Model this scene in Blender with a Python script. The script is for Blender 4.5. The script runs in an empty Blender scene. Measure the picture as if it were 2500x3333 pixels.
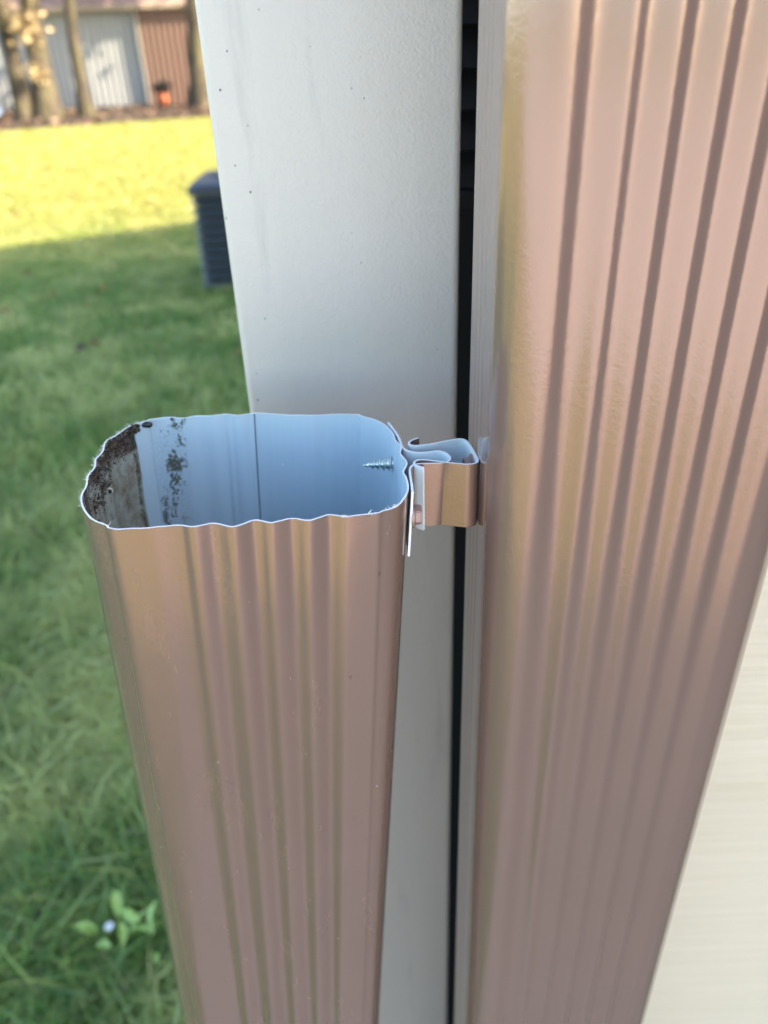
import bpy, bmesh, math, random
import numpy as np
from mathutils import Vector, Matrix
random.seed(7); rng = np.random.default_rng(7)
scene = bpy.context.scene
COL = scene.collection
R = math.radians

# ------------------------------------------------------------ camera
CAM_H = 1.5
cd = bpy.data.cameras.new('camera'); cam = bpy.data.objects.new('camera', cd); COL.objects.link(cam)
scene.camera = cam
cd.sensor_fit = 'VERTICAL'; cd.sensor_height = 36.0; cd.lens = 27.36
cd.clip_start = 0.01; cd.clip_end = 3000
M3 = Matrix(((0.99919, 0.04024, 0.0), (-0.02101, 0.52156, -0.85295), (-0.03432, 0.85227, 0.52197)))
M4 = M3.to_4x4()
# rows of M3 are the world axes seen from the camera: its columns are camera right, up and back in world space
M4.translation = Vector((0, 0, CAM_H))
cam.matrix_world = M4
cd.dof.use_dof = True; cd.dof.focus_distance = 0.265; cd.dof.aperture_fstop = 8.6

# ------------------------------------------------------------ light
SUN_EL, SUN_AZ = R(29), math.atan2(0.95, -0.31)     # azimuth measured from +Y towards +X
SX, SY = math.sin(SUN_AZ), math.cos(SUN_AZ)
w = bpy.data.worlds.new('World'); scene.world = w; w.use_nodes = True
wn = w.node_tree.nodes; wl = w.node_tree.links; wn.clear()
sky = wn.new('ShaderNodeTexSky'); sky.sky_type = 'NISHITA'; sky.sun_disc = False
sky.sun_elevation = SUN_EL; sky.sun_rotation = SUN_AZ; sky.air_density = 1.0; sky.dust_density = 1.6; sky.ozone_density = 1.0
bg = wn.new('ShaderNodeBackground'); bg.inputs['Strength'].default_value = 0.15
wo = wn.new('ShaderNodeOutputWorld'); wl.new(sky.outputs[0], bg.inputs[0]); wl.new(bg.outputs[0], wo.inputs[0])
sd = bpy.data.lights.new('sun', 'SUN'); sd.energy = 4.4; sd.angle = R(0.5); sd.color = (1.0, 0.86, 0.66)
so = bpy.data.objects.new('sun', sd); COL.objects.link(so)
sdir = Vector((SX * math.cos(SUN_EL), SY * math.cos(SUN_EL), math.sin(SUN_EL)))
so.rotation_euler = sdir.to_track_quat('Z', 'Y').to_euler()
scene.view_settings.view_transform = 'Standard'; scene.view_settings.look = 'None'
scene.view_settings.exposure = 2.08; scene.view_settings.gamma = 1.0

# ------------------------------------------------------------ materials
def lin(r, g, b):
    f = lambda c: (c / 255 / 12.92) if c / 255 <= 0.04045 else ((c / 255 + 0.055) / 1.055) ** 2.4
    return (f(r), f(g), f(b), 1)
class NT:
    def __init__(s, name):
        s.m = bpy.data.materials.new(name); s.m.use_nodes = True
        s.t = s.m.node_tree; s.n = s.t.nodes; s.b = s.n['Principled BSDF']
    def node(s, kind, **kw):
        n = s.n.new(kind)
        for k, v in kw.items():
            if k[0] == '_': setattr(n, k[1:], v)
            else:
                key = int(k[1:]) if k[0] == 'i' and k[1:].isdigit() else k.replace('__', ' ')
                inp = n.inputs[key]
                if isinstance(v, bpy.types.NodeSocket): s.t.links.new(v, inp)
                else: inp.default_value = v
        return n
    def link(s, a, b): s.t.links.new(a, b)
    def math(s, op, a, b=0.0, c=None, clamp=False):
        n = s.n.new('ShaderNodeMath'); n.operation = op; n.use_clamp = clamp
        for i, v in enumerate((a, b) if c is None else (a, b, c)):
            if isinstance(v, bpy.types.NodeSocket): s.t.links.new(v, n.inputs[i])
            else: n.inputs[i].default_value = v
        return n.outputs[0]
    def coord(s, which='Object'): return s.node('ShaderNodeTexCoord').outputs[which]
    def noise(s, vec, scale, detail=4, rough=0.55, out='Fac', dist=0.0):
        return s.node('ShaderNodeTexNoise', Vector=vec, Scale=scale, Detail=detail, Roughness=rough, Distortion=dist).outputs[out]
    def ramp(s, fac, stops, interp='LINEAR'):
        n = s.node('ShaderNodeValToRGB', Fac=fac); cr = n.color_ramp; cr.interpolation = interp
        while len(cr.elements) < len(stops): cr.elements.new(0.5)
        for e, (p, c) in zip(cr.elements, stops):
            e.position = p; e.color = c if len(c) == 4 else (*c, 1)
        return n.outputs[0]
    def step(s, v, lo, hi):      # smooth 0..1
        n = s.node('ShaderNodeMapRange', Value=v); n.interpolation_type = 'SMOOTHSTEP'
        n.inputs['From Min'].default_value = lo; n.inputs['From Max'].default_value = hi
        return n.outputs[0]
    def mix(s, fac, a, b):
        n = s.n.new('ShaderNodeMix'); n.data_type = 'RGBA'
        for i, v in ((0, fac), (6, a), (7, b)):
            if isinstance(v, bpy.types.NodeSocket): s.t.links.new(v, n.inputs[i])
            else: n.inputs[i].default_value = v if not isinstance(v, tuple) or len(v) == 4 else (*v, 1)
        return n.outputs[2]
    def scalev(s, vec, x, y, z):
        n = s.n.new('ShaderNodeMapping'); s.t.links.new(vec, n.inputs[0]); n.inputs['Scale'].default_value = (x, y, z); return n.outputs[0]
    def sep(s, vec): return s.node('ShaderNodeSeparateXYZ', Vector=vec).outputs
    def bump(s, h, strength, dist):
        n = s.node('ShaderNodeBump', Height=h, Strength=strength, Distance=dist)
        s.t.links.new(n.outputs[0], s.b.inputs['Normal']); return n
    def set(s, color=None, rough=None, metal=None, spec=None, coat=None, coat_rough=None):
        for k, v in (('Base Color', color), ('Roughness', rough), ('Metallic', metal), ('Specular IOR Level', spec), ('Coat Weight', coat), ('Coat Roughness', coat_rough)):
            if v is None: continue
            i = s.b.inputs[k]
            if isinstance(v, bpy.types.NodeSocket): s.t.links.new(v, i)
            else: i.default_value = (*v, 1) if isinstance(v, tuple) and len(v) == 3 else v
        return s

def simple(name, color, rough=0.6, metal=0.0, spec=0.5, nscale=None, namp=0.2, bscale=None, bdist=0.001):
    t = NT(name); co = t.coord()
    if nscale:
        f = t.noise(co, nscale, 5)
        c = t.mix(f, tuple(x * (1 - namp) for x in color), tuple(min(1, x * (1 + namp)) for x in color)); t.set(color=c)
    else: t.set(color=color)
    t.set(rough=rough, metal=metal, spec=spec)
    if bscale: t.bump(t.noise(co, bscale, 3), 0.6, bdist)
    return t.m

def brown_paint(name, scuff=True, peel_depth=0.00006):
    t = NT(name); co = t.coord()
    base = (0.318, 0.218, 0.178)
    big = t.noise(co, 12, 3)
    col = t.mix(big, tuple(x * 0.93 for x in base), tuple(x * 1.06 for x in base))
    rough = 0.20
    peel = t.noise(co, 1300, 2, 0.5)
    peel2 = t.noise(co, 420, 2, 0.5)
    h = t.math('ADD', peel, t.math('MULTIPLY', peel2, 1.2))
    if scuff:
        # small chips of bare metal, a few dark marks and scuffed patches
        v = t.node('ShaderNodeTexVoronoi', Vector=t.scalev(co, 1, 1, 0.8), Scale=150.0, Randomness=1.0)
        rnd = t.sep(v.outputs['Color'])
        sel = t.math('GREATER_THAN', rnd[0], 0.84)
        rad = t.math('MULTIPLY', rnd[1], 0.075)
        dd = t.math('ADD', v.outputs['Distance'], t.math('MULTIPLY', t.noise(co, 1500, 2), 0.08))
        chip = t.math('MULTIPLY', sel, t.math('LESS_THAN', dd, t.math('ADD', rad, 0.045)))
        col = t.mix(t.math('MULTIPLY', chip, 0.8), col, (0.72, 0.68, 0.64))
        v2 = t.node('ShaderNodeTexVoronoi', Vector=t.scalev(co, 1.3, 1.3, 0.9), Scale=60.0)
        r2 = t.sep(v2.outputs['Color'])
        dk = t.math('MULTIPLY', t.math('GREATER_THAN', r2[0], 0.80), t.math('LESS_THAN', t.math('ADD', v2.outputs['Distance'], t.math('MULTIPLY', t.noise(co, 700, 3), 0.16)), 0.13))
        col = t.mix(t.math('MULTIPLY', dk, 0.35), col, (0.09, 0.06, 0.05))
        # thin scratches
        sc = t.noise(t.scalev(co, 60, 60, 900), 1.0, 3, 0.6, dist=1.5)
        ms = t.step(t.noise(co, 26, 2), 0.60, 0.72)
        line = t.math('MULTIPLY', t.math('LESS_THAN', t.math('ABSOLUTE', t.math('SUBTRACT', sc, 0.5)), 0.006), ms)
        col = t.mix(t.math('MULTIPLY', line, 0.5), col, (0.12, 0.08, 0.07))
        dust = t.step(t.noise(t.scalev(co, 1, 1, 0.25), 90, 4, 0.7), 0.52, 0.75)
        rn = t.math('ADD', 0.19, t.math('MULTIPLY', dust, 0.16)); rough = rn
        h = t.math('ADD', h, t.math('MULTIPLY', chip, 2.0)); h = t.math('SUBTRACT', h, t.math('MULTIPLY', dk, 1.0))
    t.set(color=col, rough=rough, metal=0.5, spec=0.5, coat=0.5, coat_rough=0.10)
    t.bump(h, 0.6, peel_depth)
    return t.m

M_brown = brown_paint('brown_paint_scuffed', True)
M_brown2 = brown_paint('brown_paint', False, 0.00008)
M_cut = simple('cut_aluminium_edge', (0.86, 0.88, 0.9), 0.4, 0.0, 0.6, nscale=600, namp=0.12)
M_mint = simple('pale_wash_coat', (0.66, 0.76, 0.78), 0.42, 0.0, 0.5, nscale=60, namp=0.05, bscale=900, bdist=0.0001)
M_screwpaint = simple('painted_screw', (0.33, 0.22, 0.20), 0.33, 0.3, 0.6, bscale=900, bdist=0.0002)
M_zinc = simple('zinc_screw', (0.72, 0.78, 0.74), 0.25, 1.0, nscale=400, namp=0.15)
M_black = simple('black_plastic', (0.012, 0.012, 0.014), 0.45, nscale=40, namp=0.3)
M_blackgap = simple('cavity_shade', (0.006, 0.006, 0.007), 0.9)

# ------------------------------------------------------------ mesh helpers
def link(name, me, mats, parent=None):
    o = bpy.data.objects.new(name, me); COL.objects.link(o)
    for m in (mats if isinstance(mats, (list, tuple)) else [mats]): me.materials.append(m)
    if parent: o.parent = parent
    return o
def obj(name, bm, mats, parent=None, smooth=False):
    me = bpy.data.meshes.new(name); bm.normal_update(); bm.to_mesh(me); bm.free()
    if smooth: me.polygons.foreach_set('use_smooth', [True] * len(me.polygons))
    return link(name, me, mats, parent)
def raw(name, verts, faces, mats, parent=None, smooth=False, mi=None):
    me = bpy.data.meshes.new(name); me.from_pydata([tuple(v) for v in verts], [], faces); me.update()
    if mi is not None: me.polygons.foreach_set('material_index', mi)
    if smooth: me.polygons.foreach_set('use_smooth', [True] * len(me.polygons))
    return link(name, me, mats, parent)
def tag(o, label, cat, group=None, kind=None):
    o['label'] = label; o['category'] = cat
    if group: o['group'] = group
    if kind: o['kind'] = kind
    return o
def struct(o, kind='structure'): o['kind'] = kind; return o
def thing(name, label, cat, loc=(0, 0, 0), group=None):
    o = bpy.data.objects.new(name, None); COL.objects.link(o); o.location = loc; o.empty_display_size = 0.05
    return tag(o, label, cat, group)
def local(o, parent):   # parent given in world space: keep child's world coordinates
    o.parent = parent; o.matrix_parent_inverse = Matrix.Translation(-Vector(parent.location)); return o
def box(bm, x0, x1, y0, y1, z0, z1, bev=0.0, seg=2):
    r = bmesh.ops.create_cube(bm, size=1.0); vs = r['verts']
    for v in vs:
        v.co = Vector(((x0 + x1) / 2 + v.co.x * (x1 - x0), (y0 + y1) / 2 + v.co.y * (y1 - y0), (z0 + z1) / 2 + v.co.z * (z1 - z0)))
    if bev > 0:
        es = list({e for v in vs for e in v.link_edges})
        bmesh.ops.bevel(bm, geom=es, offset=bev, segments=seg, affect='EDGES', profile=0.5)
def tube(bm, p0, p1, r0, r1, n=12, cap=True):
    p0, p1 = Vector(p0), Vector(p1); d = (p1 - p0).normalized()
    q = d.to_track_quat('Z', 'Y'); a = []; b = []
    for i in range(n):
        t = 2 * math.pi * i / n; u = q @ Vector((math.cos(t), math.sin(t), 0))
        a.append(bm.verts.new(p0 + u * r0)); b.append(bm.verts.new(p1 + u * r1))
    for i in range(n): bm.faces.new((a[i], a[(i + 1) % n], b[(i + 1) % n], b[i]))
    if cap: bm.faces.new(a[::-1]); bm.faces.new(b)
def catmull(P, closed, n_per):
    P = [np.array(p, float) for p in P]; N = len(P); out = []
    rngi = range(N) if closed else range(N - 1)
    for i in rngi:
        p0 = P[(i - 1) % N] if closed or i > 0 else P[0]; p1 = P[i]; p2 = P[(i + 1) % N]
        p3 = P[(i + 2) % N] if closed or i + 2 < N else P[-1]
        for k in range(n_per):
            t = k / n_per
            out.append(0.5 * ((2 * p1) + (-p0 + p2) * t + (2 * p0 - 5 * p1 + 4 * p2 - p3) * t * t + (-p0 + 3 * p1 - 3 * p2 + p3) * t ** 3))
    if not closed: out.append(P[-1])
    return np.array(out)
def resample_closed(C, n, sigma_mm=0.0):
    D = np.vstack([C, C[:1]]); s = np.concatenate([[0], np.cumsum(np.linalg.norm(np.diff(D, axis=0), axis=1))])
    t = np.linspace(0, s[-1], n, endpoint=False)
    Q = np.stack([np.interp(t, s, D[:, k]) for k in range(2)], 1)
    if sigma_mm > 0:
        sg = sigma_mm / 1000 / (s[-1] / n); m = int(sg * 4) + 1; ker = np.exp(-0.5 * (np.arange(-m, m + 1) / sg) ** 2); ker /= ker.sum()
        Q = sum(ker[j + m] * np.roll(Q, -j, axis=0) for j in range(-m, m + 1))
    return Q, s[-1]
def normals2(Q):
    T = np.roll(Q, -1, 0) - np.roll(Q, 1, 0); T /= np.linalg.norm(T, axis=1)[:, None]
    N = np.stack([T[:, 1], -T[:, 0]], 1)
    c = Q.mean(0)
    if ((Q - c) * N).sum() < 0: N = -N
    return N
def smooth_noise(x, seed):
    r = np.random.default_rng(seed); f = r.uniform(0.5, 3.5, 6); p = r.uniform(0, 6.28, 6)
    return sum(np.sin(x * f[i] + p[i]) for i in range(6)) / 6

def pipe_mesh(name, Q, z_bottom, z_top, lean, th, rows, mats, parent, top_jit=0.0, wob=0.0):
    """open thin sheet-metal tube following plan outline Q; outside, inside and cut rim"""
    n = len(Q); N = normals2(Q)
    zs = z_top - (np.linspace(0, 1, rows) ** 1.6) * (z_top - z_bottom)
    V = []; arc = np.concatenate([[0], np.cumsum(np.linalg.norm(np.diff(np.vstack([Q, Q[:1]]), axis=0), axis=1))])
    ang = np.arange(n) / n * 2 * math.pi
    for side in (0, 1):
        for k, z in enumerate(zs):
            off = -th * side + wob * (smooth_noise(ang * 1.0 + z * 9, 3) * 0.6 + smooth_noise(z * 14 + np.cos(ang) * 2, 5) * 0.5) * min(1, (z_top - z) / 0.03)
            P = Q + N * (off[:, None] if np.ndim(off) else off)
            zz = np.full(n, z)
            if k == 0: zz = zz + top_jit * (smooth_noise(np.cos(ang) * 9 + np.sin(ang) * 5, 11) + 0.5 * smooth_noise(np.cos(ang * 3) * 11, 12))
            V.append(np.stack([P[:, 0] + lean * (z - z_top), P[:, 1], zz], 1))
    V = np.vstack(V); F = []; mi = []; m = n * rows
    for k in range(rows - 1):
        for i in range(n):
            j = (i + 1) % n; a, b, c, d = k * n + i, k * n + j, (k + 1) * n + j, (k + 1) * n + i
            F.append((a, b, c, d)); mi.append(0); F.append((m + d, m + c, m + b, m + a)); mi.append(1)
    for i in range(n):
        j = (i + 1) % n; F.append((i, m + i, m + j, j)); mi.append(2)
    o = raw(name, V, F, mats, parent, True, mi)
    me = o.data; uv = me.uv_layers.new(name='arc'); 
    L = np.zeros(len(me.loops), int); me.loops.foreach_get('vertex_index', L)
    u = (arc[:-1][L % n]); v = (z_top - V[L, 2]); uv.data.foreach_set('uv', np.stack([u, v], 1).ravel())
    # outward check
    f0 = me.polygons[0]; c = Vector((*Q.mean(0), f0.center.z))
    if (f0.center - c).dot(f0.normal) < 0: me.flip_normals()
    me.set_sharp_from_angle(angle=R(50))
    return o, arc

# ------------------------------------------------------------ ground
def lawn_mat():
    t = NT('lawn'); co = t.coord(); s = t.sep(co)
    n1 = t.noise(co, 0.9, 4, 0.6); n2 = t.noise(co, 9, 6, 0.7); n3 = t.noise(co, 60, 4, 0.7)
    c = t.ramp(n1, [(0.3, (0.08, 0.17, 0.03)), (0.5, (0.14, 0.22, 0.04)), (0.7, (0.26, 0.27, 0.06))])
    c = t.mix(t.step(n2, 0.45, 0.7), c, (0.13, 0.13, 0.035))
    c = t.mix(t.math('MULTIPLY', t.step(n3, 0.5, 0.75), 0.6), c, (0.035, 0.05, 0.012))
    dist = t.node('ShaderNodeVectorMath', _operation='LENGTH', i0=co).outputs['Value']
    c = t.mix(t.math('MULTIPLY', t.step(t.math('ADD', dist, t.math('MULTIPLY', n1, 3.0)), 6.0, 11.0), 0.8), c, (0.38, 0.34, 0.09))  # distant turf drier; sunlit yellow also put into its colour
    c = t.mix(t.math('MULTIPLY', t.step(t.math('MULTIPLY', t.sep(co)[1], -1.0), 0.4, 1.2), 0.9), c, (0.38, 0.33, 0.12))  # sunlit gold put into the colour behind the camera, for the pipe reflections
    t.set(color=c, rough=0.9, spec=0.2); t.bump(t.noise(co, 35, 6, 0.7), 0.8, 0.03); return t.m
def plane(name, x0, x1, y0, y1, z, m, nx=1, ny=1):
    V = []; F = []
    for j in range(ny + 1):
        for i in range(nx + 1): V.append((x0 + (x1 - x0) * i / nx, y0 + (y1 - y0) * j / ny, z))
    for j in range(ny):
        for i in range(nx):
            a = j * (nx + 1) + i; F.append((a, a + 1, a + nx + 2, a + nx + 1))
    return raw(name, V, F, m)
M_lawn = lawn_mat()
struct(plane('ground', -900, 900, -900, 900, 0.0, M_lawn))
t = NT('concrete'); co = t.coord()
t.set(color=t.mix(t.noise(co, 6, 6), (0.34, 0.265, 0.195), (0.46, 0.37, 0.28)), rough=0.85); t.bump(t.noise(co, 120, 4), 0.4, 0.003)
struct(plane('driveway', -0.42, 2.6, -3.1, 0.2, 0.004, t.m))
t = NT('bounce_concrete'); co = t.coord()
t.set(color=t.mix(t.noise(co, 2, 6), (0.46, 0.43, 0.41), (0.62, 0.58, 0.55)), rough=0.85)
struct(plane('bounce_street', -45, 45, -34, -3.1, 0.008, t.m))  # unseen pale paving added behind the camera to bounce and reflect light
t = NT('leaf_litter_ground'); co = t.coord()
t.set(color=t.ramp(t.noise(co, 7, 8, 0.75), [(0.3, (0.02, 0.014, 0.010)), (0.5, (0.07, 0.05, 0.035)), (0.62, (0.15, 0.09, 0.06)), (0.75, (0.05, 0.035, 0.02))]), rough=0.95)
t.bump(t.noise(co, 14, 5, 0.8), 1.0, 0.05)
V = []; xs = np.linspace(-30, 12, 60); 
for x in xs: V.append((x, 18.9 + (x + 8) * 0.38 + 0.25 * math.sin(x * 1.7) + 0.15 * math.sin(x * 4.1), 0.006))
for x in xs: V.append((x, 34, 0.006))
struct(raw('leaf_litter', V, [(i, i + 1, 61 + i, 60 + i) for i in range(59)], t.m))

# grass blades
def blades(name, pts, hmin, hmax, wid, mat, lean=0.6):
    n = len(pts); h = rng.uniform(hmin, hmax, n); a = rng.uniform(0, 2 * math.pi, n); wv = wid * rng.uniform(0.6, 1.3, n)
    la = rng.uniform(0, 2 * math.pi, n); lm = rng.uniform(0.1, lean, n) * h * 1.3
    dx, dy = np.cos(a) * wv / 2, np.sin(a) * wv / 2; lx, ly = np.cos(la) * lm, np.sin(la) * lm
    P = np.zeros((n, 5, 3)); x, y = pts[:, 0], pts[:, 1]
    P[:, 0] = np.stack([x - dx, y - dy, np.zeros(n)], 1); P[:, 1] = np.stack([x + dx, y + dy, np.zeros(n)], 1)
    mx, my = x + lx * 0.35, y + ly * 0.35
    P[:, 2] = np.stack([mx + dx * .8, my + dy * .8, h * 0.6], 1); P[:, 3] = np.stack([mx - dx * .8, my - dy * .8, h * 0.6], 1)
    P[:, 4] = np.stack([x + lx, y + ly, h * (1.0 - 0.3 * lm / (h * lean * 1.3 + 1e-6))], 1)
    me = bpy.data.meshes.new(name); me.vertices.add(n * 5); me.vertices.foreach_set('co', P.ravel())
    b = np.arange(n) * 5
    quad = np.stack([b, b + 1, b + 2, b + 3], 1); tri = np.stack([b + 3, b + 2, b + 4], 1)
    li = np.hstack([quad, tri]).ravel(); me.loops.add(len(li)); me.loops.foreach_set('vertex_index', li)
    st = np.stack([np.arange(n) * 7, np.arange(n) * 7 + 4], 1).ravel(); tot = np.tile([4, 3], n)
    me.polygons.add(2 * n); me.polygons.foreach_set('loop_start', st); me.polygons.foreach_set('loop_total', tot)
    me.update(); at = me.attributes.new('tint', 'FLOAT', 'POINT')
    at.data.foreach_set('value', np.repeat(rng.uniform(0, 1, n), 5)); me.validate()
    return link(name, me, mat)
t = NT('grass_blade'); co = t.coord()
at = t.node('ShaderNodeAttribute', _attribute_name='tint').outputs['Fac']
c = t.ramp(at, [(0.0, (0.10, 0.23, 0.07)), (0.35, (0.22, 0.39, 0.10)), (0.7, (0.36, 0.50, 0.13)), (0.88, (0.42, 0.46, 0.13)), (0.97, (0.55, 0.47, 0.26))])
big = t.noise(co, 1.7, 5, 0.65)
c = t.mix(t.math('MULTIPLY', t.step(big, 0.42, 0.62), 0.8), c, (0.74, 0.74, 0.32))
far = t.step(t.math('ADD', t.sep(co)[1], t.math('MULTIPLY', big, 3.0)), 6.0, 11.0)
c = t.mix(t.math('MULTIPLY', far, 0.8), c, (0.40, 0.37, 0.085))  # far blades drier yellow, with the sunlit tone painted in too
t.set(color=c, rough=0.38, spec=0.6)
tr = t.node('ShaderNodeBsdfTranslucent', Color=c); mx = t.node('ShaderNodeMixShader', Fac=0.42)
t.link(t.b.outputs[0], mx.inputs[1]); t.link(tr.outputs[0], mx.inputs[2]); t.link(mx.outputs[0], t.n['Material Output'].inputs[0])
M_blade = t.m
def fan(n, y0, y1, power=1.0):
    y = y0 + (y1 - y0) * rng.uniform(0, 1, n) ** power
    x = rng.uniform(-1, 0, n) * (0.78 * y + 0.55) + (-0.09)
    # clumping
    k = (np.sin(x * 9.1 + y * 4) + np.sin(y * 11.3 - x * 6) + np.sin(x * 23 + y * 17) + np.sin(x * 31 - y * 27)) / 4
    keep = rng.uniform(0, 1, n) < 0.62 + 0.5 * k
    keep &= y < 18.75 + (x + 8) * 0.38
    return np.stack([x, y], 1)[keep]
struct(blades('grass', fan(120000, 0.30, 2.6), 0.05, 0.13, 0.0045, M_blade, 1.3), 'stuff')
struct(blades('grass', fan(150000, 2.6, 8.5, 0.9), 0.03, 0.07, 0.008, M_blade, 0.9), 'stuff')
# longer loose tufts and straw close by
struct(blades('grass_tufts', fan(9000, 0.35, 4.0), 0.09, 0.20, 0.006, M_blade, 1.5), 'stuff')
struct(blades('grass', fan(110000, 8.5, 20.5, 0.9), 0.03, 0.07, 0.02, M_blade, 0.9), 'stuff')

# fallen leaves in the lawn
def leaf_quads(bm, pts, size, flat=True):
    for p in pts:
        a = random.uniform(0, 6.28); s = size * random.uniform(0.6, 1.3); tilt = random.uniform(-0.5, 0.5) if flat else random.uniform(-1.5, 1.5)
        rot = Matrix.Rotation(a, 3, 'Z') @ Matrix.Rotation(tilt, 3, 'X') @ Matrix.Rotation(random.uniform(-0.6, 0.6) * (1 if flat else 2.5), 3, 'Y')
        pr = [(-0.5, 0, 0), (-0.2, 0.28, 0.06), (0.2, 0.26, 0.06), (0.55, 0, 0.0), (0.2, -0.26, 0.06), (-0.2, -0.28, 0.06)]
        vs = [bm.verts.new(Vector(p) + rot @ (Vector(q) * s)) for q in pr]
        bm.faces.new((vs[0], vs[1], vs[2], vs[3])); bm.faces.new((vs[0], vs[3], vs[4], vs[5]))
def leaf_mat(name, stops, tr_=0.25):
    t = NT(name); co = t.coord(); n = t.node('ShaderNodeTexVoronoi', Vector=co, Scale=1.0)
    gi = t.node('ShaderNodeNewGeometry').outputs['Random Per Island']
    c = t.ramp(gi, stops, 'CONSTANT'); t.set(color=c, rough=0.7, spec=0.3)
    tr = t.node('ShaderNodeBsdfTranslucent', Color=c); mx = t.node('ShaderNodeMixShader', Fac=tr_)
    t.link(t.b.outputs[0], mx.inputs[1]); t.link(tr.outputs[0], mx.inputs[2]); t.link(mx.outputs[0], t.n['Material Output'].inputs[0]); return t.m
M_fallen = leaf_mat('fallen_leaf', [(0, (0.16, 0.06, 0.03)), (0.3, (0.30, 0.12, 0.05)), (0.55, (0.42, 0.24, 0.09)), (0.8, (0.10, 0.05, 0.03))], 0.1)
M_dryleaf = leaf_mat('dry_leaf', [(0, (0.16, 0.10, 0.065)), (0.3, (0.25, 0.15, 0.10)), (0.5, (0.07, 0.045, 0.03)), (0.85, (0.32, 0.24, 0.15))], 0.1)
bm = bmesh.new(); P = fan(620, 1.3, 18, 0.8); leaf_quads(bm, [(x, y, random.uniform(0.03, 0.06)) for x, y in P], 0.07)
struct(obj('fallen_leaves', bm, M_fallen), 'stuff')
bm = bmesh.new(); pts = []
for i in range(2500):
    x = random.uniform(-20, 0); y0 = 18.9 + (x + 8) * 0.38; pts.append((x, random.uniform(y0 - 0.3, y0 + 7), random.uniform(0.01, 0.06)))
leaf_quads(bm, pts, 0.17); struct(obj('leaf_litter_leaves', bm, M_dryleaf), 'stuff')

# ------------------------------------------------------------ the house behind and beside the pipes
t = NT('cream_siding'); co = t.coord()
g = t.noise(t.scalev(co, 7, 7, 420), 1.0, 5, 0.6, dist=0.6)
t.set(color=t.mix(g, (0.66, 0.58, 0.42), (0.90, 0.82, 0.64)), rough=0.45, spec=0.4); t.bump(g, 0.8, 0.0012); M_siding = t.m
M_cream = simple('cream_trim', (0.76, 0.73, 0.64), 0.5, nscale=20, namp=0.05)
M_shade_wing = simple('shade_wing_taupe', (0.17, 0.12, 0.105), 0.7, nscale=8, namp=0.15)
M_roof = simple('roof_shingle', (0.10, 0.08, 0.075), 0.9, nscale=14, namp=0.5, bscale=40, bdist=0.02)
WY = 0.33
house = thing('house', 'cream sided house wall behind the tall brown downspout at the right', 'house', (4, 2.5, 0))
def siding(name, x0, x1, y, z0, z1, lap=0.115, depth=0.012):
    V = []; F = []; z = z0; k = 0
    while z < z1 - 1e-6:
        zt = min(z + lap, z1); 
        V += [(x0, y - depth, z), (x1, y - depth, z), (x1, y - 0.001, zt), (x0, y - 0.001, zt), (x0, y, z), (x1, y, z)]
        b = 6 * k; F += [(b, b + 1, b + 2, b + 3), (b + 4, b + 5, b + 1, b)]; z = zt; k += 1
    return V, F
V, F = siding('siding', 0.115, 2.7, WY, 0.2, 2.62, 0.30)
local(raw('front_wall', V, F, M_siding), house)
bm = bmesh.new(); box(bm, 0.115, 0.135, WY - 0.016, WY + 0.25, 0.1, 2.62, 0.002); local(obj('corner_channel', bm, M_black), house)
bm = bmesh.new(); box(bm, 0.0, 9, WY + 0.02, 4.5, 0.0, 0.1); local(obj('foundation', bm, simple('foundation_concrete', (0.3, 0.29, 0.27), 0.9, nscale=20)), house)
bm = bmesh.new()
box(bm, 0.136, 9, WY + 0.26, 4.5, 0.1, 2.62); box(bm, 0.0, 0.134, 0.66, 4.5, 0.1, 2.62)
local(obj('wall', bm, M_cream), house)
bm = bmesh.new(); box(bm, 0.036, 0.134, 0.60, 0.655, 0.1, 2.62); local(obj('recess_shade_panel', bm, M_blackgap), house)  # near-black panel standing in for the deep shade of the recess
# roof: gable, ridge along X; unseen rear eave skewed to shape the lawn shadow
HR, YE0, YE1, ZE = 4.2, 0.19, 4.78, 2.66; YE2 = 10.37
yr = (YE0 + YE1) / 2; X0, X1 = -0.35, 10.0
V = [(0.02, YE0, ZE), (X1, YE0, ZE), (X1, yr, HR), (X0, yr, HR), (X0, YE1, ZE), (X1, YE2, ZE), (0.02, YE0, ZE - .16), (X1, YE0, ZE - .16), (X0, yr, HR - .16), (X0, YE1, ZE - .16), (X1, YE2, ZE - .16), (X1, yr, HR - .16),
     (X0, 1.2, ZE + (1.2 - YE0) / (yr - YE0) * (HR - ZE)), (X0, 1.2, ZE - .16 + (1.2 - YE0) / (yr - YE0) * (HR - ZE))]
F = [(0, 1, 2, 3, 12), (3, 2, 5, 4), (6, 13, 8, 11, 7), (8, 9, 10, 11), (0, 6, 7, 1), (4, 5, 10, 9), (0, 12, 13, 6), (12, 3, 8, 13), (3, 4, 9, 8), (1, 7, 11, 2), (2, 11, 10, 5)]
local(raw('roof', V, F, M_roof), house)
V = [(0.0, YE0 + .2, 2.6), (0.0, YE1 - .3, 2.6), (0.0, yr, HR - .2)]; V += [(9, *v[1:]) for v in V]
local(raw('gable', V[:3], [(0, 2, 1)], M_cream), house)
bm = bmesh.new(); box(bm, 2.7, 9.5, -2.6, 0.5, 0.0, 3.1); local(obj('shade_wing', bm, M_shade_wing), house)  # unseen wing added to block the sun and darken reflections on the right
V = [(2.4, -2.9, 3.1), (2.4, 0.5, 3.1), (6.1, 0.5, 5.2), (6.1, -2.9, 5.2), (9.8, -2.9, 3.1), (9.8, 0.5, 3.1)]
local(raw('shade_wing_roof', V, [(0, 3, 2, 1), (3, 4, 5, 2), (0, 4, 3), (1, 2, 5), (0, 1, 5, 4)], M_roof), house)
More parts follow.
